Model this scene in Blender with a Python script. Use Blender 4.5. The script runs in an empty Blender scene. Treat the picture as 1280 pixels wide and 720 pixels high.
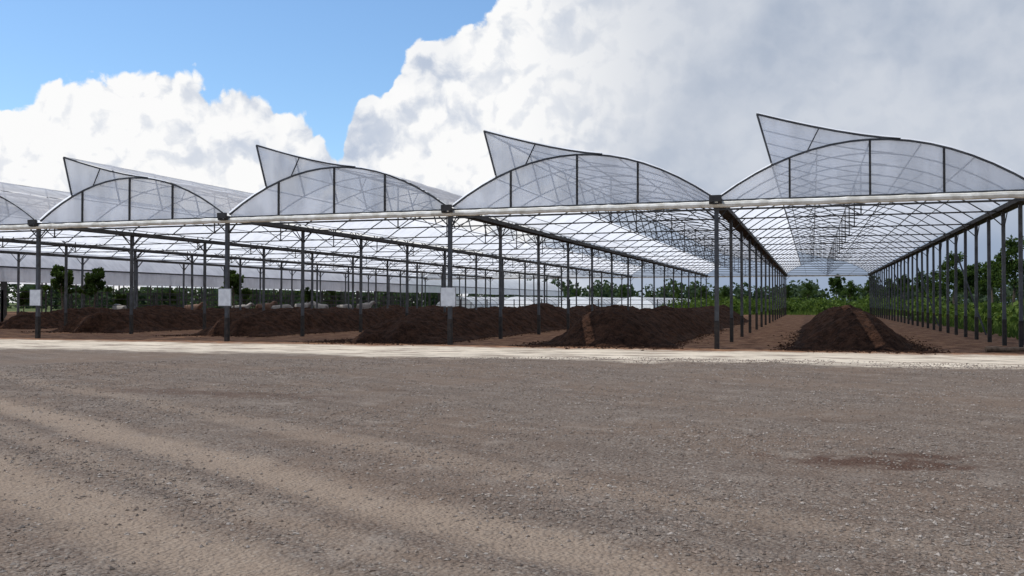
import bpy, math, random
import numpy as np
from mathutils import Vector, noise
random.seed(7); rng=np.random.default_rng(7)
scene=bpy.context.scene
rad=math.radians
YAW=18.2; EYE=1.56; F=1140.0
S_AZ=-98.0; S_EL=62.0
# ------------------------------------------------------------ helpers
def link(o,parent=None):
    scene.collection.objects.link(o)
    if parent: o.parent=parent
    return o
def empty(name):
    o=bpy.data.objects.new(name,None); return link(o)
def mesh_obj(name,V,Fc,mats,parent=None,smooth=False,midx=None):
    me=bpy.data.meshes.new(name)
    me.from_pydata([tuple(v) for v in V],[],[tuple(f) for f in Fc]); 
    for m in (mats if isinstance(mats,(list,tuple)) else [mats]): me.materials.append(m)
    if smooth: me.polygons.foreach_set('use_smooth',[True]*len(me.polygons))
    if midx is not None: me.polygons.foreach_set('material_index',list(midx))
    me.update()
    return link(bpy.data.objects.new(name,me),parent)
def fast_mesh(name,V,Fc,mats,parent=None,smooth=False,midx=None):
    V=np.asarray(V,dtype=np.float32); Fc=np.asarray(Fc,dtype=np.int32)
    me=bpy.data.meshes.new(name); k=Fc.shape[1]
    me.vertices.add(len(V)); me.vertices.foreach_set('co',V.ravel())
    me.loops.add(Fc.size); me.loops.foreach_set('vertex_index',Fc.ravel())
    me.polygons.add(len(Fc)); me.polygons.foreach_set('loop_start',np.arange(0,Fc.size,k,dtype=np.int32))
    me.update(calc_edges=True)
    for m in (mats if isinstance(mats,(list,tuple)) else [mats]): me.materials.append(m)
    me.polygons.foreach_set('use_smooth',[smooth]*len(Fc))
    if midx is not None: me.polygons.foreach_set('material_index',np.asarray(midx,dtype=np.int32))
    me.update(); 
    return link(bpy.data.objects.new(name,me),parent)
class Geo:
    def __init__(s): s.V=[]; s.F=[]
    def bar(s,a,b,w,h=None,n=4):
        a=Vector(a); b=Vector(b); d=(b-a)
        if d.length<1e-6: return
        d.normalize(); h=h or w
        up=Vector((0,0,1)) if abs(d.z)<0.95 else Vector((0,1,0))
        x=d.cross(up).normalized(); y=x.cross(d).normalized()
        i=len(s.V)
        if n==4: offs=[(-w/2,-h/2),(w/2,-h/2),(w/2,h/2),(-w/2,h/2)]
        else: offs=[(math.cos(2*math.pi*k/n)*w/2,math.sin(2*math.pi*k/n)*h/2) for k in range(n)]
        for p in (a,b):
            for ox,oy in offs: s.V.append(p+x*ox+y*oy)
        for k in range(n): s.F.append((i+k,i+(k+1)%n,i+n+(k+1)%n,i+n+k))
        s.F.append(tuple(i+k for k in range(n))[::-1]); s.F.append(tuple(i+n+k for k in range(n)))
    def path(s,pts,w,n=6,radii=None):
        pts=[Vector(p) for p in pts]; base=len(s.V)
        for j,p in enumerate(pts):
            d=(pts[min(j+1,len(pts)-1)]-pts[max(j-1,0)]).normalized()
            up=Vector((0,1,0)) if abs(d.y)<0.9 else Vector((0,0,1))
            x=d.cross(up).normalized(); y=x.cross(d).normalized()
            r=(radii[j] if radii else w/2)
            for k in range(n):
                an=2*math.pi*k/n+math.pi/4
                s.V.append(p+x*math.cos(an)*r+y*math.sin(an)*r)
        for j in range(len(pts)-1):
            for k in range(n):
                a=base+j*n; s.F.append((a+k,a+(k+1)%n,a+n+(k+1)%n,a+n+k))
    def box(s,c,d):
        x,y,z=c; a,b,e=[q/2 for q in d]; i=len(s.V)
        for sz in (-e,e):
            for sx,sy in((-a,-b),(a,-b),(a,b),(-a,b)): s.V.append(Vector((x+sx,y+sy,z+sz)))
        s.F+=[(i+3,i+2,i+1,i),(i+4,i+5,i+6,i+7)]+[(i+k,i+(k+1)%4,i+4+(k+1)%4,i+4+k) for k in range(4)]
    def obj(s,name,mat,parent=None,smooth=False): return mesh_obj(name,s.V,s.F,mat,parent,smooth)
# ------------------------------------------------------------ node helper
class NT:
    def __init__(s,nt): s.nt=nt; nt.nodes.clear()
    def n(s,t,**kw):
        nd=s.nt.nodes.new(t)
        for k,v in kw.items(): setattr(nd,k,v)
        return nd
    def L(s,a,b): s.nt.links.new(a,b)
    def put(s,sock,v):
        if isinstance(v,bpy.types.NodeSocket): s.L(v,sock)
        else: sock.default_value=v
    def m(s,op,a,b=0.0,c=0.0,clamp=False):
        nd=s.n('ShaderNodeMath',operation=op); nd.use_clamp=clamp
        s.put(nd.inputs[0],a); s.put(nd.inputs[1],b); s.put(nd.inputs[2],c); return nd.outputs[0]
    def vm(s,op,a,b=(0,0,0),scale=None):
        nd=s.n('ShaderNodeVectorMath',operation=op)
        s.put(nd.inputs[0],a); s.put(nd.inputs[1],b)
        if scale is not None: s.put(nd.inputs['Scale'],scale)
        return nd.outputs[0]
    def ss(s,v,a,b,lo=0.0,hi=1.0):
        nd=s.n('ShaderNodeMapRange',interpolation_type='SMOOTHSTEP')
        s.put(nd.inputs[0],v); s.put(nd.inputs[1],a); s.put(nd.inputs[2],b); s.put(nd.inputs[3],lo); s.put(nd.inputs[4],hi)
        return nd.outputs[0]
    def mix(s,f,a,b,blend='MIX'):
        nd=s.n('ShaderNodeMix',data_type='RGBA',blend_type=blend)
        s.put(nd.inputs[0],f)
        for i,v in ((6,a),(7,b)):
            if isinstance(v,tuple) and len(v)==3: v=(*v,1)
            s.put(nd.inputs[i],v)
        return nd.outputs[2]
    def noise(s,vec,scale,detail=4,rough=0.55,dist=0.0):
        nd=s.n('ShaderNodeTexNoise'); s.put(nd.inputs['Vector'],vec)
        nd.inputs['Scale'].default_value=scale; nd.inputs['Detail'].default_value=detail
        nd.inputs['Roughness'].default_value=rough; nd.inputs['Distortion'].default_value=dist
        return nd.outputs[0]
    def vor(s,vec,scale,feature='F1',out='Distance'):
        nd=s.n('ShaderNodeTexVoronoi',feature=feature); s.put(nd.inputs['Vector'],vec); nd.inputs['Scale'].default_value=scale
        return nd.outputs[out]
    def pos(s): return s.n('ShaderNodeNewGeometry').outputs['Position']
    def bump(s,h,st=0.5,dist=0.02):
        nd=s.n('ShaderNodeBump'); s.put(nd.inputs['Height'],h); nd.inputs['Strength'].default_value=st; nd.inputs['Distance'].default_value=dist
        return nd.outputs[0]
    def bsdf(s,col,rough=0.8,metal=0.0,normal=None,spec=0.3):
        b=s.n('ShaderNodeBsdfPrincipled')
        if isinstance(col,tuple) and len(col)==3: col=(*col,1)
        s.put(b.inputs['Base Color'],col); s.put(b.inputs['Roughness'],rough); s.put(b.inputs['Metallic'],metal)
        b.inputs['Specular IOR Level'].default_value=spec
        if normal is not None: s.L(normal,b.inputs['Normal'])
        return b.outputs[0]
    def out(s,sh): o=s.n('ShaderNodeOutputMaterial'); s.L(sh,o.inputs[0])
def mat(name):
    m=bpy.data.materials.new(name); m.use_nodes=True; return m,NT(m.node_tree)
def simple(name,c1,c2,scale=5,rough=0.7,metal=0.0,bump=0.2,bd=0.01,spec=0.3):
    m,t=mat(name); p=t.pos(); nz=t.noise(p,scale,6,0.6)
    col=t.mix(t.ss(nz,0.35,0.65),c1,c2)
    t.out(t.bsdf(col,rough,metal,t.bump(nz,bump,bd),spec)); return m
M_steel=simple('galvanised_steel',(0.085,0.088,0.092),(0.05,0.05,0.052),3,0.6,0.1)
M_steel_dark=simple('weathered_steel',(0.055,0.052,0.05),(0.032,0.03,0.028),3,0.7,0.1)
M_base=simple('painted_post_foot',(0.02,0.018,0.016),(0.045,0.035,0.028),6,0.8)
M_beam=simple('white_film_band',(0.74,0.73,0.68),(0.50,0.48,0.42),2.5,0.55)
M_sign=simple('sign_white',(0.66,0.67,0.68),(0.55,0.56,0.57),6,0.5)
M_signpost=simple('sign_frame',(0.3,0.3,0.3),(0.2,0.2,0.2),6,0.5)
M_wood=simple('old_wood',(0.20,0.13,0.08),(0.10,0.065,0.04),9,0.9,0,0.6)
M_bark=simple('bark',(0.12,0.09,0.065),(0.06,0.045,0.035),9,0.9,0,0.6)
def film(name,clear,c=(0.82,0.84,0.88),transl=0.6,vert=False):
    m,t=mat(name); p=t.pos()
    nz=t.noise(p,0.7,4,0.6)
    st=t.noise(t.vm('MULTIPLY',p,(1.6,1.6,0.30) if vert else (1.2,4.0,1.2)),1.0,3,0.6)
    dirt=t.m('ADD',t.m('MULTIPLY',nz,0.5),t.m('MULTIPLY',st,0.5))
    col=t.mix(t.ss(dirt,0.38,0.60),tuple(x*0.82 for x in c),c)
    nrm=t.bump(st,0.6,0.15)
    d=t.n('ShaderNodeBsdfDiffuse'); t.L(col,d.inputs[0]); t.L(nrm,d.inputs['Normal'])
    tr=t.n('ShaderNodeBsdfTranslucent'); t.L(col,tr.inputs[0])
    g=t.n('ShaderNodeBsdfGlossy'); g.inputs['Roughness'].default_value=0.3; g.inputs[0].default_value=(0.8,0.8,0.8,1)
    t.L(nrm,g.inputs['Normal'])
    tp=t.n('ShaderNodeBsdfTransparent')
    a=t.n('ShaderNodeMixShader'); a.inputs[0].default_value=transl; t.L(d.outputs[0],a.inputs[1]); t.L(tr.outputs[0],a.inputs[2])
    b=t.n('ShaderNodeMixShader'); b.inputs[0].default_value=0.06; t.L(a.outputs[0],b.inputs[1]); t.L(g.outputs[0],b.inputs[2])
    e=t.n('ShaderNodeMixShader'); t.L(t.ss(dirt,0.38,0.62,clear-0.04,clear+0.04),e.inputs[0]); t.L(b.outputs[0],e.inputs[1]); t.L(tp.outputs[0],e.inputs[2])
    t.out(e.outputs[0]); return m
M_roof=film('roof_film',0.14,(0.90,0.92,0.95),0.66)
M_gable=film('gable_film',0.20,(0.84,0.86,0.90),0.58,True)
M_white=film('white_roof_film',0.03,(0.88,0.89,0.91),0.5)
# ------------------------------------------------------------ world
w=bpy.data.worlds.new('World'); scene.world=w; w.use_nodes=True
t=NT(w.node_tree)
sky=t.n('ShaderNodeTexSky',sky_type='NISHITA'); sky.sun_disc=False
sky.sun_elevation=rad(S_EL); sky.sun_rotation=rad(S_AZ); sky.air_density=1.0; sky.dust_density=0.5; sky.ozone_density=1.8
bg1=t.n('ShaderNodeBackground'); bg1.inputs[1].default_value=0.15
t.L(t.mix(1.0,sky.outputs[0],(0.84,1.0,1.10),'MULTIPLY'),bg1.inputs[0])
gen=t.n('ShaderNodeTexCoord').outputs['Generated']
dirv=t.vm('NORMALIZE',gen)
sp=t.n('ShaderNodeSeparateXYZ'); t.L(dirv,sp.inputs[0])
az=t.m('ARCTAN2',sp.outputs[0],sp.outputs[1]); el=t.m('ARCSINE',sp.outputs[2])
A0,A1=-55.0,25.0
u=t.n('ShaderNodeMapRange'); t.L(az,u.inputs[0]); u.inputs[1].default_value=rad(A0); u.inputs[2].default_value=rad(A1)
fc=t.n('ShaderNodeFloatCurve'); t.L(u.outputs[0],fc.inputs['Value'])
ELM=40.0
pts=[(-170,120),(0,130),(28,128),(55,104),(105,97),(140,80),(165,66),(205,74),(240,82),(262,104),(290,98),(330,106),(362,130),(395,165),(425,205),(436,165),(455,125),(485,115),(500,70),(525,48),(560,34),(600,10),(650,-30),(720,-90),(850,-250)]
cp=[]
for x,y in pts:
    a=-YAW+math.degrees(math.atan((x-640)/F)); e=math.degrees(math.atan((378-y)/math.hypot(F,x-640)))
    cp.append(((a-A0)/(A1-A0),e/ELM))
cp=[(0.0,cp[0][1])]+[c for c in cp if c[0]>0.005]+[(1.0,0.85)]
cv=fc.mapping.curves[0]
cv.points[0].location=cp[0]; cv.points[1].location=cp[-1]
for c in cp[1:-1]: cv.points.new(*c)
for p_ in cv.points: p_.handle_type='VECTOR'
fc.mapping.update()
hb=t.m('MULTIPLY',fc.outputs[0],rad(ELM))
def puff(vec,sc):
    v=t.vor(vec,sc,'SMOOTH_F1'); return t.m('SUBTRACT',1.0,t.m('MULTIPLY',t.m('MULTIPLY',v,v),2.2))
def bill(vec):
    n1=t.noise(vec,11,12,0.60)
    s=t.m('MULTIPLY',n1,1.3)
    for sc,am in ((19,0.34),(41,0.20),(87,0.11)):
        s=t.m('ADD',s,t.m('MULTIPLY',puff(vec,sc),am))
    return s
nd=t.n('ShaderNodeTexNoise'); nd.inputs['Scale'].default_value=22; nd.inputs['Detail'].default_value=6; t.L(dirv,nd.inputs['Vector'])
warp=t.vm('SCALE',t.vm('SUBTRACT',nd.outputs['Color'],(0.5,0.5,0.5)),(0,0,0),0.045)
wv=t.vm('ADD',dirv,warp)
b0=bill(wv)
b1=bill(t.vm('ADD',wv,(-0.006,0.0,0.013)))
edge=t.m('ADD',t.m('SUBTRACT',hb,el),t.m('MULTIPLY',t.m('SUBTRACT',b0,1.10),0.060))
mask=t.ss(edge,-0.001,0.0065)
relief=t.m('SUBTRACT',b0,b1)
rl=t.ss(relief,-0.22,0.14)
broad=t.noise(dirv,5.0,6,0.55)
fadeR=t.ss(az,rad(-22),rad(-6))
greyaz=t.ss(az,rad(-19),rad(-5))
depth=t.ss(edge,0.03,0.22)
relw=t.m('SUBTRACT',1.0,t.m('MULTIPLY',fadeR,0.75))
lit=t.m('ADD',t.m('MULTIPLY',t.m('SUBTRACT',rl,0.5),t.m('MULTIPLY',relw,0.85)),t.ss(broad,0.32,0.60,0.42,1.05))
lit=t.m('SUBTRACT',lit,t.m('MULTIPLY',depth,0.12),clamp=True)
white=t.mix(lit,(0.52,0.59,0.72),(1.0,1.0,1.0))
grey=t.mix(lit,(0.38,0.45,0.57),(0.56,0.61,0.70))
gf=t.m('ADD',t.m('MULTIPLY',t.m('MULTIPLY',greyaz,t.ss(broad,0.68,0.38)),0.2),t.m('MULTIPLY',greyaz,0.8),clamp=True)
ccol=t.mix(gf,white,grey)
low=t.m('MULTIPLY',t.ss(el,rad(9),rad(0.5)),t.ss(az,rad(-22),rad(-4)))
ccol=t.mix(t.m('MULTIPLY',low,0.75),ccol,(0.25,0.34,0.50))
bg2=t.n('ShaderNodeBackground'); t.L(ccol,bg2.inputs[0]); bg2.inputs[1].default_value=0.97
mx=t.n('ShaderNodeMixShader'); t.L(mask,mx.inputs[0]); t.L(bg1.outputs[0],mx.inputs[1]); t.L(bg2.outputs[0],mx.inputs[2])
wo=t.n('ShaderNodeOutputWorld'); t.L(mx.outputs[0],wo.inputs[0])
# ------------------------------------------------------------ sun, camera
sd=bpy.data.lights.new('sun','SUN'); sd.energy=4.4; sd.angle=rad(0.5); sd.color=(1,0.95,0.88)
so=link(bpy.data.objects.new('sun',sd))
S=Vector((math.sin(rad(S_AZ))*math.cos(rad(S_EL)),math.cos(rad(S_AZ))*math.cos(rad(S_EL)),math.sin(rad(S_EL))))
so.rotation_euler=S.to_track_quat('Z','Y').to_euler(); so.location=(0,0,50)
cd=bpy.data.cameras.new('camera'); cd.sensor_width=36; cd.lens=F/1280*36; cd.clip_start=0.1; cd.clip_end=5000
co=link(bpy.data.objects.new('camera',cd)); co.location=(0,0,EYE)
co.rotation_euler=(rad(90+0.9),0,rad(YAW)); scene.camera=co
# ------------------------------------------------------------ ground
def g2w(xp,yp):
    d=EYE*F/(yp-378); Xc=(xp-640)/F*d; c,s=math.cos(rad(YAW)),math.sin(rad(YAW)); return Vector((Xc*c-d*s,Xc*s+d*c))
TP=g2w(0,505); TD=(g2w(560,650)-TP).normalized(); TN=Vector((-TD.y,TD.x))
off2=(g2w(0,590)-TP).dot(TN)
TR=[(0.0,0.34),(off2,0.36)]
XTR=[(off2*0.5,0.22),(off2*1.75,0.4),(1.7,0.3)]
def gz(x,y):
    if y>40 or y<-6 or x<-50 or x>30: return 0.0
    z=noise.noise(Vector((x*0.35,y*0.35,0)))*0.022+noise.noise(Vector((x*1.7,y*1.7,3)))*0.010+noise.noise(Vector((x*5,y*5,6)))*0.006
    dd=(Vector((x,y))-TP).dot(TN)+0.25*noise.noise(Vector((x*0.4,y*0.4,8)))
    for o,wd in TR: z+=-0.022*math.exp(-((dd-o)/wd)**2)+0.014*math.exp(-((abs(dd-o)-wd*1.8)/0.2)**2)
    return z*min(1,max(0,(40-y)/8))
def steps(a,b,s): return list(np.arange(a,b,s))
xs=[-3000,-1500,-700,-300,-150,-90]+steps(-50,-14,0.4)+steps(-14,12,0.12)+steps(12,25,0.4)+[25,40,90,200,500,1200,3000]
ys=[-800,-200,-50,-10]+steps(-4,3,0.4)+steps(3,18,0.12)+steps(18,34,0.3)+[34,37,40,60,90,120,200,400,900,2000,4000]
V=[(x,y,gz(x,y)) for y in ys for x in xs]; nx=len(xs)
idx=np.arange(len(xs)*len(ys)).reshape(len(ys),nx)
Fq=np.stack([idx[:-1,:-1],idx[:-1,1:],idx[1:,1:],idx[1:,:-1]],-1).reshape(-1,4)
m,t=mat('ground_surface'); p=t.pos()
s_=t.n('ShaderNodeSeparateXYZ'); t.L(p,s_.inputs[0]); X,Y=s_.outputs[0],s_.outputs[1]
nb=t.noise(p,0.35,6,0.6); nm=t.noise(p,1.6,6,0.65); nf=t.noise(p,18,5,0.7)
vd=t.vor(p,30); vc=t.vor(p,30,'F1','Color'); vc2=t.vor(p,75,'F1','Color')
vcs=t.n('ShaderNodeSeparateColor'); t.L(vc,vcs.inputs[0]); vcs2=t.n('ShaderNodeSeparateColor'); t.L(vc2,vcs2.inputs[0])
along=t.m('ADD',t.m('MULTIPLY',X,TD.x),t.m('MULTIPLY',Y,TD.y)); 
dist=t.m('ADD',t.m('MULTIPLY',t.m('SUBTRACT',X,TP.x),TN.x),t.m('MULTIPLY',t.m('SUBTRACT',Y,TP.y),TN.y))
cmb=t.n('ShaderNodeCombineXYZ'); t.L(t.m('MULTIPLY',along,0.20),cmb.inputs[0]); t.L(t.m('MULTIPLY',dist,2.2),cmb.inputs[1])
streak=t.noise(cmb.outputs[0],1.0,6,0.65)
nspot=t.noise(p,3.0,6,0.7)
stone=t.mix(vcs.outputs[0],(0.100,0.078,0.063),(0.29,0.255,0.215))
stone=t.mix(t.ss(vd,0.35,0.75),stone,(0.070,0.050,0.038))
fine=t.mix(vcs2.outputs[1],(0.115,0.085,0.065),(0.215,0.172,0.136))
grav=t.mix(t.ss(nf,0.42,0.62),fine,stone)
grav=t.mix(t.m('MULTIPLY',t.ss(nb,0.42,0.60),0.5),grav,(0.165,0.115,0.081))
grav=t.mix(t.m('MULTIPLY',t.ss(nm,0.5,0.68),0.4),grav,(0.27,0.228,0.187))
grav=t.mix(t.m('MULTIPLY',t.ss(streak,0.52,0.40),0.32),grav,(0.090,0.066,0.051))
dist=t.m('ADD',dist,t.m('MULTIPLY',t.m('SUBTRACT',nm,0.5),0.5)); dist=t.m('ADD',dist,t.m('MULTIPLY',t.m('SUBTRACT',nb,0.5),0.8))
trk=None
for o,wd,am in [(a_,b_,1) for a_,b_ in TR]+[(a_,b_,0.5) for a_,b_ in XTR]:
    q=t.m('MULTIPLY',t.ss(t.m('ABSOLUTE',t.m('SUBTRACT',dist,o)),wd*1.5,wd*0.4),am)
    trk=q if trk is None else t.m('MAXIMUM',trk,q)
trk=t.m('MULTIPLY',trk,t.ss(t.m('ADD',X,t.m('MULTIPLY',nb,4)),9,-1))
trk=t.m('MULTIPLY',trk,t.ss(t.noise(p,7,5,0.7),0.28,0.55,0.5,1.0))
tcol=t.mix(nf,(0.21,0.155,0.112),(0.35,0.275,0.205))
c=t.mix(t.m('MULTIPLY',trk,0.75),grav,tcol)
st=t.m('MULTIPLY',t.ss(t.noise(t.vm('ADD',t.vm('MULTIPLY',p,(0.5,1.3,1)),(4.3,9.1,0)),0.55,6,0.7),0.57,0.68),0.45)
c=t.mix(st,c,(0.085,0.055,0.038))
def spot(cx,cy,rx,ry):
    a=t.m('DIVIDE',t.m('SUBTRACT',X,cx),rx); b=t.m('DIVIDE',t.m('SUBTRACT',Y,cy),ry)
    r=t.m('SQRT',t.m('ADD',t.m('MULTIPLY',a,a),t.m('MULTIPLY',b,b)))
    return t.ss(t.m('ADD',r,t.m('MULTIPLY',t.m('SUBTRACT',nspot,0.5),4.0)),1.3,0.4)
for xp,yp,rx,ry,am in [(1085,578,0.9,0.35,0.85),(1150,570,0.5,0.2,0.75),(900,450,2.0,1.6,0.6),(270,492,2.4,0.5,0.5),(740,447,1.8,1.2,0.6),(500,440,3.0,1.2,0.55)]:
    q=g2w(xp,yp); c=t.mix(t.m('MULTIPLY',spot(q.x,q.y,rx,ry),am),c,(0.07,0.036,0.023))
yw=t.m('ADD',Y,t.m('MULTIPLY',t.m('SUBTRACT',nb,0.5),3.4)); yw=t.m('ADD',yw,t.m('MULTIPLY',t.m('SUBTRACT',nm,0.5),2.4))
strip=t.m('MULTIPLY',t.ss(yw,23.2,25.0),t.ss(yw,30.6,28.9))
pale=t.mix(nf,(0.46,0.39,0.30),(0.72,0.64,0.52))
strip2=t.m('MULTIPLY',strip,t.ss(t.noise(t.vm('MULTIPLY',p,(0.4,1.5,1)),1.3,7,0.7),0.62,0.44,0.25,1.0))
soil=t.mix(t.ss(nm,0.35,0.65),(0.090,0.040,0.021),(0.27,0.148,0.082))
soil=t.mix(t.m('MULTIPLY',t.ss(nspot,0.46,0.62),0.6),soil,(0.055,0.026,0.015))
sm=t.ss(yw,28.8,30.4)
c=t.mix(sm,c,soil)
c=t.mix(strip2,c,pale)
xw=t.m('ADD',X,t.m('MULTIPLY',t.m('SUBTRACT',nb,0.5),3))
green=t.mix(t.ss(nm,0.35,0.65),(0.04,0.06,0.018),(0.11,0.125,0.045))
gm=t.m('MAXIMUM',t.m('MULTIPLY',t.ss(xw,8.6,10.0),t.ss(yw,33,35)),t.ss(yw,117,121))
c=t.mix(gm,c,green)
hgt=t.m('ADD',t.m('MULTIPLY',t.m('SUBTRACT',1.0,vd),1.0),t.m('ADD',t.m('MULTIPLY',nf,1.4),t.m('MULTIPLY',nm,2.0)))
t.out(t.bsdf(c,0.95,0,t.bump(hgt,0.9,0.025),0.12))
fast_mesh('ground',V,Fq,m,smooth=True)
# ------------------------------------------------------------ loose gravel stones
def in_track(x,y):
    dd=(x-TP.x)*TN.x+(y-TP.y)*TN.y; r=np.zeros_like(dd)
    for o,wd in TR: r=np.maximum(r,np.exp(-((dd-o)/(wd*1.2))**2))
    return r
def stones(name,px,py,pz,size,mt):
    n=len(px)
    base=np.array([(1,0,0),(0,1,0),(-1,0,0),(0,-1,0),(0,0,1),(0,0,-1)],float)
    fc_=np.array([(0,1,4),(1,2,4),(2,3,4),(3,0,4),(1,0,5),(2,1,5),(3,2,5),(0,3,5)])
    vs=base[None]*(0.6+0.8*rng.random((n,6,1)))*size[:,None,None]
    vs*=np.array([1,1,0.6])
    vs[:,:,:2]*= (0.7+0.6*rng.random((n,1,2)))
    a=rng.random(n)*6.28; ca,sa=np.cos(a)[:,None],np.sin(a)[:,None]
    x=vs[:,:,0]*ca-vs[:,:,1]*sa; y=vs[:,:,0]*sa+vs[:,:,1]*ca; z=vs[:,:,2]+vs[:,:,0]*0.25*(rng.random((n,1))-0.5)
    P=np.stack([x+px[:,None],y+py[:,None],z+(pz+size*0.15)[:,None]],-1).reshape(-1,3)
    Fc=(fc_[None]+(np.arange(n)*6)[:,None,None]).reshape(-1,3)
    return fast_mesh(name,P,Fc,mt)
m,t=mat('gravel_stone'); p=t.pos()
v_=t.vor(p,22,'F1','Color'); sc=t.n('ShaderNodeSeparateColor'); t.L(v_,sc.inputs[0])
c=t.mix(t.m('POWER',sc.outputs[0],2.0),(0.11,0.088,0.072),(0.33,0.29,0.25)); c=t.mix(t.m('MULTIPLY',t.ss(sc.outputs[1],0.4,0.9),0.7),c,(0.17,0.12,0.088))
t.out(t.bsdf(c,0.9,0,None,0.2)); M_stone=m
N=130000
r=4.0+ (26-4.0)*rng.random(N)**1.25; a=np.radians(-YAW-34+68*rng.random(N))
px,py=np.sin(a)*r,np.cos(a)*r
keep=(rng.random(N)>in_track(px,py)*0.75)&(py<26.5)
dens=np.array([noise.noise(Vector((x*0.5,y*0.5,5)))+0.7*noise.noise(Vector((x*1.6,y*1.6,9))) for x,y in zip(px,py)])
keep&=(rng.random(N)<np.clip(0.5+dens*0.9,0.12,1))
px,py=px[keep],py[keep]
pz=np.array([gz(x,y) for x,y in zip(px,py)])
size=0.004+0.016*rng.random(len(px))**4+0.00035*np.hypot(px,py)
stones('gravel',px,py,pz,size,M_stone)
# ------------------------------------------------------------ main greenhouse
SP=9.6; X0=6.58; NS=6; Y0=31.1; BAY=5.7; NB=15; Y1=Y0+BAY*NB; H=5.0; RISE=1.75
def arch(u): return H+RISE*(1-((u-SP/2)/(SP/2))**2)
RU=5.7; RIDGE=(RU,arch(RU)+0.03); TIP=(1.33,7.78); CT=(4.1,arch(RU)+0.03+0.18); OPEN=1.8
def flap(k):
    a,b,c_=(1-k)**2,2*k*(1-k),k*k
    return (RIDGE[0]*a+CT[0]*b+TIP[0]*c_, RIDGE[1]*a+CT[1]*b+TIP[1]*c_)
gh=empty('greenhouse')
posts=Geo(); feet=Geo(); arches=Geo(); truss=Geo(); gut=Geo(); purl=Geo()
for i in range(NS+1):
    x=X0-SP*i
    dy=BAY/2 if i==0 else BAY
    n=int(round((Y1-Y0)/dy))
    for j in range(n+1):
        y=Y0+dy*j
        wd=0.135 if j==0 else 0.115
        tx,ty=(random.uniform(-.02,.02) if j else 0),(random.uniform(-.02,.02) if j else 0)
        posts.bar((x+tx,y+ty,0.5),(x,y,4.82),wd)
        feet.box((x+tx,y+ty,0.45),(wd+0.02,wd+0.02,1.0))
    for a_,b_ in (((-0.2,4.98),(-0.09,4.84)),((-0.09,4.84),(0.09,4.84)),((0.09,4.84),(0.2,4.98))):
        gut.bar((x+(a_[0]+b_[0])/2,Y0-0.35,(a_[1]+b_[1])/2),(x+(a_[0]+b_[0])/2,Y1+0.3,(a_[1]+b_[1])/2),abs(b_[0]-a_[0])+0.02,0.05 if a_[1]==b_[1] else 0.16)
    gut.box((x,Y0-0.36,5.0),(0.40,0.10,0.22))
for i in range(NS):
    xl=X0-SP*(i+1)
    for j in range(NB*2+1):
        y=Y0+BAY/2*j; main=(j%2==0)
        pts_=[(xl+0.1+(SP-0.2)*k/16,y,arch(0.1+(SP-0.2)*k/16)) for k in range(17)]
        arches.path(pts_,0.085 if j==0 else 0.06,4)
        fl=[(xl+flap(k/6)[0],y,flap(k/6)[1]) for k in range(7)]
        arches.path(fl,0.085 if j==0 else 0.055,4)
        arches.bar((xl+TIP[0],y,TIP[1]),(xl+OPEN,y,arch(OPEN)),0.055)
        if main: arches.bar((xl+flap(0.62)[0],y,flap(0.62)[1]),(xl+2.9,y,arch(2.9)),0.035)
        if main or j==0:
            zc=4.86
            truss.bar((xl+0.1,y+0.08,zc),(xl+SP-0.1,y+0.08,zc),0.05)
            us=[2.35,4.8,6.95] if j==0 else [4.8]
            for u_ in us: truss.bar((xl+u_,y,zc-0.02),(xl+u_,y,arch(u_)),0.065 if j==0 else 0.045)
            if j>0:
                truss.bar((xl+2.6,y,arch(2.6)),(xl+4.8,y,zc),0.03); truss.bar((xl+7.0,y,arch(7.0)),(xl+4.8,y,zc),0.03)
            if j%2==0:
              for sx,x_ in ((1,xl),(-1,xl+SP)):
                truss.bar((x_+sx*0.05,y,4.35),(x_+sx*0.55,y,4.84),0.035)
    for u_ in (OPEN,3.2,4.8,6.3,7.8):
        purl.bar((xl+u_,Y0+0.1,arch(u_)-0.05),(xl+u_,Y1,arch(u_)-0.05),0.035)
    purl.bar((xl+TIP[0],Y0,TIP[1]),(xl+TIP[0],Y1,TIP[1]),0.06)
    for u_ in (2.4,7.2): purl.bar((xl+u_,Y0,4.83),(xl+u_,Y1,4.83),0.018)
for i in range(NS+1):
    x=X0-SP*i
    for j in range(NB):
        y=Y0+BAY*j
        purl.bar((x+0.03,y,4.25),(x+0.03,y+0.6,4.8),0.03); purl.bar((x+0.03,y+BAY,4.25),(x+0.03,y+BAY-0.6,4.8),0.03)
for j in range(0,NB+1,3): posts.bar((X0+1.3,Y0+BAY*j+0.2,0),(X0+0.05,Y0+BAY*j+0.2,3.9),0.07)
posts.obj('posts',M_steel,gh); feet.obj('post_feet',M_base,gh); arches.obj('arches',M_steel,gh); truss.obj('trusses',M_steel_dark,gh)
gut.obj('gutters',M_steel_dark,gh); purl.obj('purlins',M_steel_dark,gh)
bm=Geo(); XC=(X0+0.35+X0-SP*NS-0.3)/2
npt=240; xa,xb=X0-SP*NS-0.3,X0+0.35
bm.path([(xa+(xb-xa)*k/npt,Y0-0.15+0.012*noise.noise(Vector((k*0.7,1,0))),4.82+0.022*noise.noise(Vector((k*0.45,5,0)))) for k in range(npt+1)],0,8,[0.105+0.022*noise.noise(Vector((k*0.9,9,0))) for k in range(npt+1)])
bm.box((XC,Y1+0.14,4.79),(SP*NS+0.65,0.12,0.2))
bm.obj('end_beams',M_beam,gh)
ln=Geo(); ln.box((XC,Y0-0.05,4.96),(SP*NS+0.65,0.05,0.05)); ln.box((XC,Y0-0.05,4.66),(SP*NS+0.65,0.05,0.06)); ln.obj('beam_rails',M_steel,gh)
RV=[];RF=[]
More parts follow.
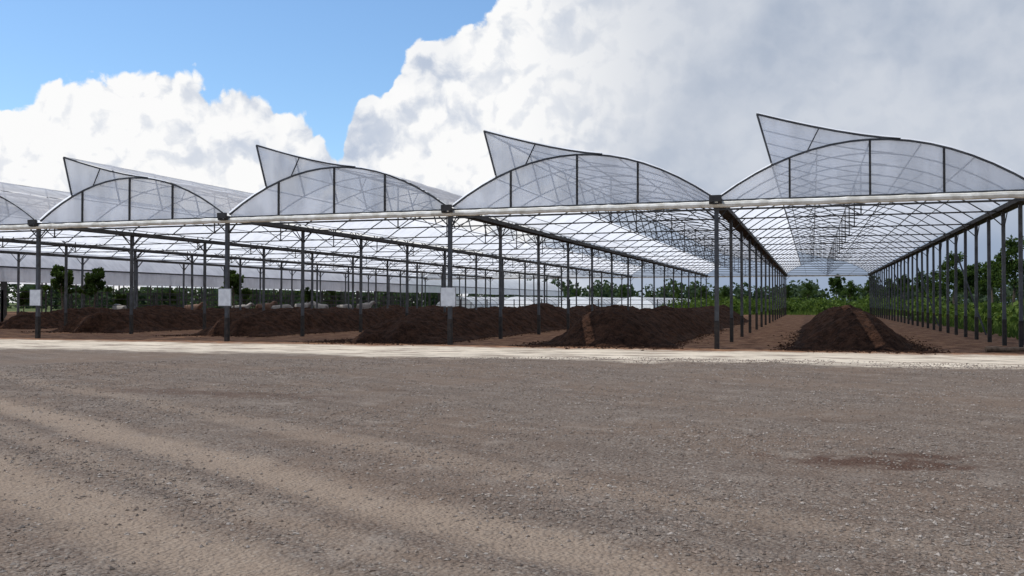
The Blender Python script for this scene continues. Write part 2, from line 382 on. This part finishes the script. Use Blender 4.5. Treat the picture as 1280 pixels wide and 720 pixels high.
def strip_film(V_,F_,prof,y0,y1,ny,sag=0.03):
    b=len(V_); n=len(prof)
    for j in range(ny+1):
        y=y0+(y1-y0)*j/ny
        s=0 if j%4==0 else -sag*(1 if j%4==2 else .7)
        for (x,z) in prof: V_.append((x,y,z+s+0.02*noise.noise(Vector((x*1.3,y*1.3,2)))))
    for j in range(ny):
        for k in range(n-1): F_.append((b+j*n+k,b+j*n+k+1,b+(j+1)*n+k+1,b+(j+1)*n+k))
GV=[];GF=[]
for i in range(NS):
    xl=X0-SP*(i+1)
    ya,yb=Y0-0.10,Y1+0.1
    strip_film(RV,RF,[(xl+RU+(SP-RU-0.12)*k/10,arch(RU+(SP-RU-0.12)*k/10)+0.06) for k in range(11)],ya,yb,NB*8)
    strip_film(RV,RF,[(xl+0.12+(OPEN-0.12)*k/4,arch(0.12+(OPEN-0.12)*k/4)+0.06) for k in range(5)],ya,yb,NB*8)
    strip_film(RV,RF,[(xl+flap(k/8)[0],flap(k/8)[1]+0.055) for k in range(9)],ya,yb,NB*8)
    yy=Y0+0.055
    b=len(GV); n=24
    for k in range(n+1):
        u_=0.12+(SP-0.24)*k/n; GV.append((xl+u_,yy,4.92)); GV.append((xl+u_,yy,arch(u_)))
    for k in range(n): GF.append((b+2*k,b+2*k+2,b+2*k+3,b+2*k+1))
    b=len(GV); n=8
    for k in range(n+1):
        s_k=k/n; fx,fz=flap(s_k); ux=RIDGE[0]+(OPEN-RIDGE[0])*s_k
        GV.append((xl+ux,yy+0.004,arch(ux)+0.01)); GV.append((xl+fx,yy+0.004,fz))
    for k in range(n): GF.append((b+2*k,b+2*k+1,b+2*k+3,b+2*k+2))
mesh_obj('roof_film',RV,RF,M_roof,gh,True); mesh_obj('gable_film',GV,GF,M_gable,gh,False)
# ------------------------------------------------------------ sign boards on posts
for i in (2,3,4):
    x=X0-SP*i
    g=Geo(); g.box((x-0.02,Y0-0.13,1.76),(0.56,0.03,0.66)); o=g.obj('sign_board',M_sign)
    g=Geo(); 
    for dz in (-0.34,0.34): g.box((x-0.02,Y0-0.12,1.76+dz),(0.60,0.05,0.02))
    for dx in (-0.29,0.29): g.box((x-0.02+dx,Y0-0.12,1.76),(0.02,0.05,0.66))
    g.box((x-0.02,Y0-0.09,1.5),(0.3,0.05,0.04)); g.box((x-0.02,Y0-0.09,2.0),(0.3,0.05,0.04))
    g.obj('frame',M_signpost,o)
# ------------------------------------------------------------ second greenhouse block (white film), left
g2=empty('greenhouse'); a2=Geo(); WV=[];WF=[]
for i in range(5):
    xr=-55-9.6*i; h=4.1; rs=2.3
    ya,yb=46,205
    prof=[(xr-9.6*k/12,h+rs*(1-((k-6)/6)**2)) for k in range(13)]
    strip_film(WV,WF,prof,ya,yb,60,0.04)
    b=len(WV)
    for k in range(13): WV.append((prof[k][0],ya,h-0.3)); WV.append((prof[k][0],ya,prof[k][1]))
    for k in range(12): WF.append((b+2*k,b+2*k+2,b+2*k+3,b+2*k+1))
    for y in np.arange(ya,yb,4.5):
        a2.bar((xr,y,0),(xr,y,h),0.1); a2.path([(q[0],y,q[1]-0.07) for q in prof],0.05,4)
    a2.bar((xr,ya,h),(xr,yb,h),0.16,0.12)
b=len(WV)
for j in range(41):
    y=46+159*j/40; WV.append((-54.9,y,4.05)); WV.append((-54.85+0.04*math.sin(j*2.1),y,3.0+0.05*math.sin(j*1.3)))
for j in range(40): WF.append((b+2*j,b+2*j+1,b+2*j+3,b+2*j+2))
mesh_obj('roof_film_white',WV,WF,M_white,g2,True); a2.obj('frame_white',M_steel_dark,g2)
g3=empty('plastic_tunnel'); WV=[];WF=[]; a3=Geo()
for i in range(4):
    xr=-54+8.5*i; prof=[(xr+3.6*math.cos(math.pi*k/10),2.5*math.sin(math.pi*k/10)) for k in range(11)]
    strip_film(WV,WF,prof,135+6*i,215,40,0.03)
    for y in np.arange(135+6*i,215,4): a3.path([(q[0],y,q[1]+0.03) for q in prof],0.06,4)
mesh_obj('tunnel_film',WV,WF,M_white,g3,True); a3.obj('hoops',M_steel,g3)
# ------------------------------------------------------------ compost windrows
m,t=mat('compost'); p=t.pos(); n1=t.noise(p,3,8,0.7); n2=t.noise(p,28,5,0.7); v=t.vor(p,11)
c=t.mix(t.ss(n1,0.38,0.62),(0.022,0.0105,0.0065),(0.062,0.030,0.018)); c=t.mix(t.m('MULTIPLY',t.ss(n2,0.55,0.70),0.6),c,(0.125,0.068,0.041))
t.out(t.bsdf(c,0.97,0,t.bump(t.m('ADD',t.m('MULTIPLY',n2,0.6),t.m('ADD',n1,t.m('MULTIPLY',v,-0.6))),1.0,0.14),0.08)); M_comp=m
def windrow(x0,x1,y0,y1,h,seed,slope_f=2.0,step=0.10):
    xs_=np.arange(x0-0.6,x1+0.61,step); ys_=np.concatenate([np.arange(y0-0.8,min(y1,y0+18),step),np.arange(min(y1,y0+18),y1+0.6,step*3)])
    V=[];cx=(x0+x1)/2; hw=(x1-x0)/2
    for y in ys_:
        wob=0.4*noise.noise(Vector((seed,y*0.25,0))); hh=h*(0.97+0.30*noise.noise(Vector((seed+9,y*0.3,1))))
        for x in xs_:
            d=abs(x-cx-wob)/(hw*(1+0.18*noise.noise(Vector((seed,y*0.6,7)))))
            e=min(max((y-y0+0.8*noise.noise(Vector((x*1.1,seed,2)))-0.9*max(0,d-0.3))/slope_f,0),max((y1-y)/slope_f,0),1.3)
            e=min(1,max(0,e)); ee=math.sin(e*math.pi/2)
            z=hh*ee*(0.5+0.5*math.cos(math.pi*min(1,d)))**0.72 if d<1 else 0
            k=min(1,z/0.2)
            z+=k*(0.12*noise.noise(Vector((x*1.3,y*1.3,seed)))+0.09*noise.noise(Vector((x*3.5,y*3.5,seed)))+0.08*abs(noise.noise(Vector((x*8,y*8,seed)))))
            z+= -0.05 if z<=0.012 else 0
            V.append((x,y,z+0.01))
    nx=len(xs_); id_=np.arange(len(V)).reshape(len(ys_),nx)
    Fq=np.stack([id_[:-1,:-1],id_[:-1,1:],id_[1:,1:],id_[1:,:-1]],-1).reshape(-1,4)
    fast_mesh('compost_pile',V,Fq,M_comp,smooth=False)
PILES=[(-0.6,3.5,31.5,66,1.15),(-9.6,-4.8,31.7,80,1.18),(-18.4,-13.5,31.9,85,1.18),(-28.6,-23.6,36.0,90,1.12),(-38.7,-33.4,38,90,1.08),(-48.0,-43.2,42,90,1.05)]
cxs=[];cys=[];css=[]
for k,P in enumerate(PILES):
    windrow(*P,seed=3.7*k+1)
    n=5200 if k<3 else 1500
    y=P[2]-0.8+rng.random(n)**2*22; side=rng.random(n)<0.55
    x=np.where(side, P[1]+np.abs(rng.normal(0,0.45,n))-0.45, P[0]-np.abs(rng.normal(0,0.45,n))+0.45)
    fr=rng.random(n)<0.35
    x=np.where(fr,P[0]+(P[1]-P[0])*rng.random(n),x); y=np.where(fr, P[2]+0.6-np.abs(rng.normal(0,0.8,n)), y)
    cxs.append(x);cys.append(y);css.append(0.015+0.05*rng.random(n)**3)
cx_=np.concatenate(cxs);cy_=np.concatenate(cys);cs_=np.concatenate(css)
stones('compost_clods',cx_,cy_,np.zeros(len(cx_)),cs_,M_comp)
# ------------------------------------------------------------ foliage
def leafmat(name,c1,c2,c3):
    m,t=mat(name); p=t.pos(); n1=t.noise(p,0.9,4,0.6); n2=t.noise(p,6,3,0.6)
    c=t.mix(t.ss(n1,0.38,0.62),c1,c2); c=t.mix(t.ss(n2,0.52,0.7),c,c3)
    d=t.n('ShaderNodeBsdfDiffuse'); t.L(c,d.inputs[0]); tr=t.n('ShaderNodeBsdfTranslucent'); t.L(t.mix(1.0,c,(1.4,1.45,0.7),'MULTIPLY'),tr.inputs[0])
    a=t.n('ShaderNodeMixShader'); a.inputs[0].default_value=0.3; t.L(d.outputs[0],a.inputs[1]); t.L(tr.outputs[0],a.inputs[2]); t.out(a.outputs[0]); return m
M_leaf=leafmat('leaves',(0.028,0.048,0.015),(0.055,0.088,0.025),(0.09,0.12,0.04))
M_leaf2=leafmat('bush_leaves',(0.040,0.068,0.018),(0.085,0.125,0.032),(0.14,0.17,0.055))
M_far=leafmat('far_leaves',(0.04,0.06,0.038),(0.06,0.085,0.05),(0.08,0.105,0.06))
def leaves(clumps,per,size,flat=0.8):
    cs=np.array([c[0] for c in clumps],float); rs=np.array([c[1] for c in clumps],float)
    n=len(cs)*per; ci=np.repeat(np.arange(len(cs)),per)
    d=rng.normal(size=(n,3)); d/=np.linalg.norm(d,axis=1)[:,None]; rr=rng.random(n)**0.45
    P=cs[ci]+d*(rr*rs[ci])[:,None]*np.array([1,1,flat])
    P[:,2]=np.maximum(P[:,2],0.02)
    a=rng.normal(size=(n,3)); a/=np.linalg.norm(a,axis=1)[:,None]; b=np.cross(a,rng.normal(size=(n,3))); b/=np.linalg.norm(b,axis=1)[:,None]
    s=size*(0.6+0.8*rng.random(n))[:,None]
    V=np.stack([P-a*s*0.5,P+b*s*0.28,P+a*s*0.5,P-b*s*0.28],1).reshape(-1,3)
    return V,np.arange(n*4).reshape(n,4)
def tree_mesh(name,h,crown,seed,leafsize=0.24,mleaf=None,per=60):
    random.seed(seed); g=Geo(); cl=[]
    top=Vector((random.uniform(-.3,.3),random.uniform(-.3,.3),h*0.8))
    tp=[Vector((0,0,-0.1)),Vector((0.05,0.03,h*0.2)),Vector((top.x*0.5,top.y*0.5,h*0.45)),top]
    g.path(tp,0,6,[0.022*h,0.018*h,0.013*h,0.005*h])
    for k in range(12):
        f=random.uniform(0.2,1.0); s=tp[1].lerp(top,f); an=k*2.4+random.random(); L=crown*random.uniform(0.45,1.0)*(1.15-0.7*f)
        e=s+Vector((math.cos(an)*L,math.sin(an)*L,random.uniform(0.25,0.9)*L*0.8)); mid=(s+e)/2+Vector((0,0,-0.08*L))
        g.path([s,mid,e],0,4,[0.008*h,0.005*h,0.003*h])
        for q in range(4): cl.append((s.lerp(e,random.uniform(0.5,1.1))+Vector((random.gauss(0,.3),random.gauss(0,.3),random.gauss(0,.25)))*crown*0.5,crown*random.uniform(0.14,0.28)))
    for q in range(7): cl.append((top+Vector((random.gauss(0,.25),random.gauss(0,.25),random.uniform(-.2,.7)))*crown*0.6,crown*random.uniform(0.14,0.28)))
    V,Fc=leaves(cl,per,leafsize)
    nb=len(g.V); VV=[tuple(v) for v in g.V]+[tuple(v) for v in V]
    FF=list(g.F)+[tuple(int(q)+nb for q in f) for f in Fc]
    me=bpy.data.meshes.new(name); me.from_pydata(VV,[],FF); me.materials.append(M_bark); me.materials.append(mleaf or M_leaf)
    me.polygons.foreach_set('material_index',[0]*len(g.F)+[1]*len(Fc)); me.update(); return me
TM=[tree_mesh('tree_a',6.5,2.2,1),tree_mesh('tree_b',7,1.7,2),tree_mesh('tree_c',5,1.35,3)]
def place(name,me,x,y,s,rz=None):
    o=bpy.data.objects.new(name,me); o.location=(x,y,0); o.scale=(s,s,s*random.uniform(.9,1.1)); o.rotation_euler=(0,0,rz if rz is not None else random.random()*6.28); link(o); return o
def from_px(xp,d):
    Xc=(xp-640)/F*d; c,s=math.cos(rad(YAW)),math.sin(rad(YAW)); return Xc*c-d*s, Xc*s+d*c
for xp,d,k,s in [(78,66,2,0.85),(118,66,2,0.82),(150,78,2,0.5),(292,80,2,0.9),(306,92,2,0.7),(215,95,2,0.6),(385,95,2,0.7),(415,120,1,0.6),(30,70,2,.5),
               (1193,118,0,1.3),(1170,130,0,1.0),(1208,100,2,1.3),(1268,85,0,1.1),(1252,95,2,1.3),(1240,120,2,1.4),(1222,130,0,1.1),(1150,140,0,1.0),(1130,150,2,1.2),(1110,160,0,1.0),(1045,165,2,1.3),(1062,170,0,.9),(880,190,0,0.8),(1090,190,0,1.2),(985,180,1,.8),(1010,200,0,.9),(905,210,0,.9),(845,200,0,.8),(780,210,1,.8),(720,190,0,.7)]:
    x,y=from_px(xp,d); place('tree',TM[k],x,y,s)
cl=[]
for k in range(300):
    x=random.uniform(10.0,34); y=random.uniform(44,125); hgt=random.uniform(0.35,1.25); cl.append(((x,y,hgt*0.6),hgt))
for k in range(240):
    x=random.uniform(-20,16); y=random.uniform(121,150); hgt=random.uniform(0.5,1.7); cl.append(((x,y,hgt*0.7),hgt))
V,Fc=leaves(cl,100,0.45); fast_mesh('bushes',V,Fc,M_leaf2)
n=26000
gx=np.concatenate([rng.uniform(8.2,26,14000),rng.uniform(-25,12,12000)]); gy=np.concatenate([33+rng.random(14000)**1.5*60,rng.uniform(117.5,150,12000)])
hh=(0.18+0.45*rng.random(n)); an=rng.random(n)*6.28; lx=rng.normal(0,0.12,n); ly=rng.normal(0,0.12,n); wd=0.035+0.0004*gy
V=np.stack([np.stack([gx-np.cos(an)*wd,gy-np.sin(an)*wd,np.zeros(n)],-1),np.stack([gx+np.cos(an)*wd,gy+np.sin(an)*wd,np.zeros(n)],-1),np.stack([gx+lx,gy+ly,hh],-1)],1).reshape(-1,3)
fast_mesh('grass',V,np.arange(n*3).reshape(n,3),M_leaf2)
cl=[]
for k in range(560):
    a=rad(random.uniform(-62,32)); r=random.uniform(230,310); hb_=4.0+2.5*noise.noise(Vector((a*9,0,4)))+random.uniform(-.5,2.0)
    x,y=math.sin(a)*r,math.cos(a)*r
    cl.append(((x,y,hb_*0.9),hb_*0.55)); cl.append(((x+random.uniform(-3,3),y,hb_*0.35),hb_*0.6))
V,Fc=leaves(cl,55,1.3); fast_mesh('distant_trees',V,Fc,M_far)
# ------------------------------------------------------------ corral fence + cattle
fn=Geo()
def fence(p0,p1,h=1.7,rails=4,sp=3.0):
    p0=Vector((*p0,0));p1=Vector((*p1,0)); L=(p1-p0).length; n=max(1,int(L/sp))
    for k in range(n+1):
        q=p0.lerp(p1,k/n); fn.bar(q,q+Vector((0,0,h+0.1)),0.09)
    for r_ in range(rails):
        z=0.35+(h-0.35)*r_/(rails-1); fn.bar(p0+Vector((0,0,z)),p1+Vector((0,0,z)),0.055)
fence((-52.2,48),(-52.2,115),2.3,5); fence((-54,62),(-54,115),2.2,5); fence((-52.2,48),(-75,48),2.6,6); fence((-52.2,115),(-75,115)); fence((-40,94),(-12,94),1.8,4)
fn.obj('corral_fence',M_steel_dark)
def cow_mesh(name,grazing):
    sk=[((-0.75,0,1.22),.17),((-0.45,0,1.14),.30),((0.0,0,1.08),.36),((0.45,0,1.12),.34),((0.72,0,1.22),.25)]
    V=[list(s[0]) for s in sk]; R=[s[1] for s in sk]; E=[(0,1),(1,2),(2,3),(3,4)]
    def add(p,r,par): V.append(list(p)); R.append(r); E.append((par,len(V)-1)); return len(V)-1
    if grazing: n1=add((1.0,0,1.0),.17,4); h1=add((1.2,0,0.68),.15,n1); h2=add((1.3,0,0.45),.10,h1); add((1.34,0,0.32),.075,h2)
    else: n1=add((1.0,0,1.42),.17,4); h1=add((1.2,0,1.55),.15,n1); h2=add((1.42,0,1.45),.10,h1); add((1.55,0,1.38),.075,h2)
    for s in (-1,1):
        add((V[h1][0]-0.05,s*0.25,V[h1][2]+0.06),.035,h1)
        a=add((0.5,s*0.2,0.85),.12,3); b=add((0.52,s*0.2,0.45),.065,a); c_=add((0.5,s*0.2,0.12),.045,b); add((0.54,s*0.2,0.0),.055,c_)
        a=add((-0.55,s*0.2,0.85),.15,1); b=add((-0.42,s*0.2,0.62),.09,a); c_=add((-0.62,s*0.2,0.42),.055,b); c2=add((-0.58,s*0.2,0.12),.042,c_); add((-0.54,s*0.2,0.0),.055,c2)
    hp=add((0.55,0,1.48),.09,3)
    a=add((-0.9,0,1.12),.035,0); b=add((-0.95,0,0.7),.025,a); add((-0.95,0,0.5),.04,b)
    me=bpy.data.meshes.new(name); me.from_pydata(V,E,[]); o=bpy.data.objects.new(name+'_tmp',me); link(o)
    md=o.modifiers.new('s','SKIN')
    for i_,sv in enumerate(me.skin_vertices[0].data): sv.radius=(R[i_],R[i_]*1.0); sv.use_root=(i_==1)
    sb=o.modifiers.new('u','SUBSURF'); sb.levels=2; sb.render_levels=2
    dg=bpy.context.evaluated_depsgraph_get(); m2=bpy.data.meshes.new_from_object(o.evaluated_get(dg)); m2.name=name
    bpy.data.objects.remove(o); m2.materials.clear(); m2.materials.append(M_cow)
    m2.polygons.foreach_set('use_smooth',[True]*len(m2.polygons)); return m2
m,t=mat('cow_hide'); oi=t.n('ShaderNodeObjectInfo'); tc=t.n('ShaderNodeTexCoord').outputs['Object']
ra=oi.outputs['Random']; c=t.mix(t.ss(ra,0.45,0.5),(0.22,0.20,0.18),(0.12,0.065,0.04)); c=t.mix(t.ss(t.noise(tc,2.0,3),0.55,0.6,0,0.6),c,(0.11,0.095,0.085))
t.out(t.bsdf(c,0.8)); M_cow=m
CM=[cow_mesh('cow_a',False),cow_mesh('cow_b',True)]
for k,(xp,d) in enumerate([(300,84),(330,86),(352,80),(378,92),(402,86),(430,95),(455,90),(240,80),(150,74)]):
    x,y=from_px(xp,d); place('cow',CM[k%3==2],x,y,1.0,random.choice([0,0.4,2.8,3.5,1.2]))
# ------------------------------------------------------------ logs by the right corner
for k,(x,y,L,rz) in enumerate([(6.0,31.9,1.7,0.15),(7.6,32.6,2.4,-0.2),(7.3,33.2,1.8,0.5)]):
    g=Geo(); n=7; pts_=[(L*(j/6-0.5),0.04*math.sin(j*1.7+k),0.09+0.015*math.sin(j*2.3)) for j in range(n)]
    g.path(pts_,0,8,[0.09-0.005*j+0.006*math.sin(j*3) for j in range(n)])
    g.F.append(tuple(range(8))); g.F.append(tuple(range(len(g.V)-8,len(g.V)))[::-1])
    o=g.obj('wooden_log',M_wood); o.location=(x,y,0); o.rotation_euler=(0,0,rz)
scene.view_settings.view_transform='Standard'; scene.view_settings.look='None'; scene.view_settings.exposure=0
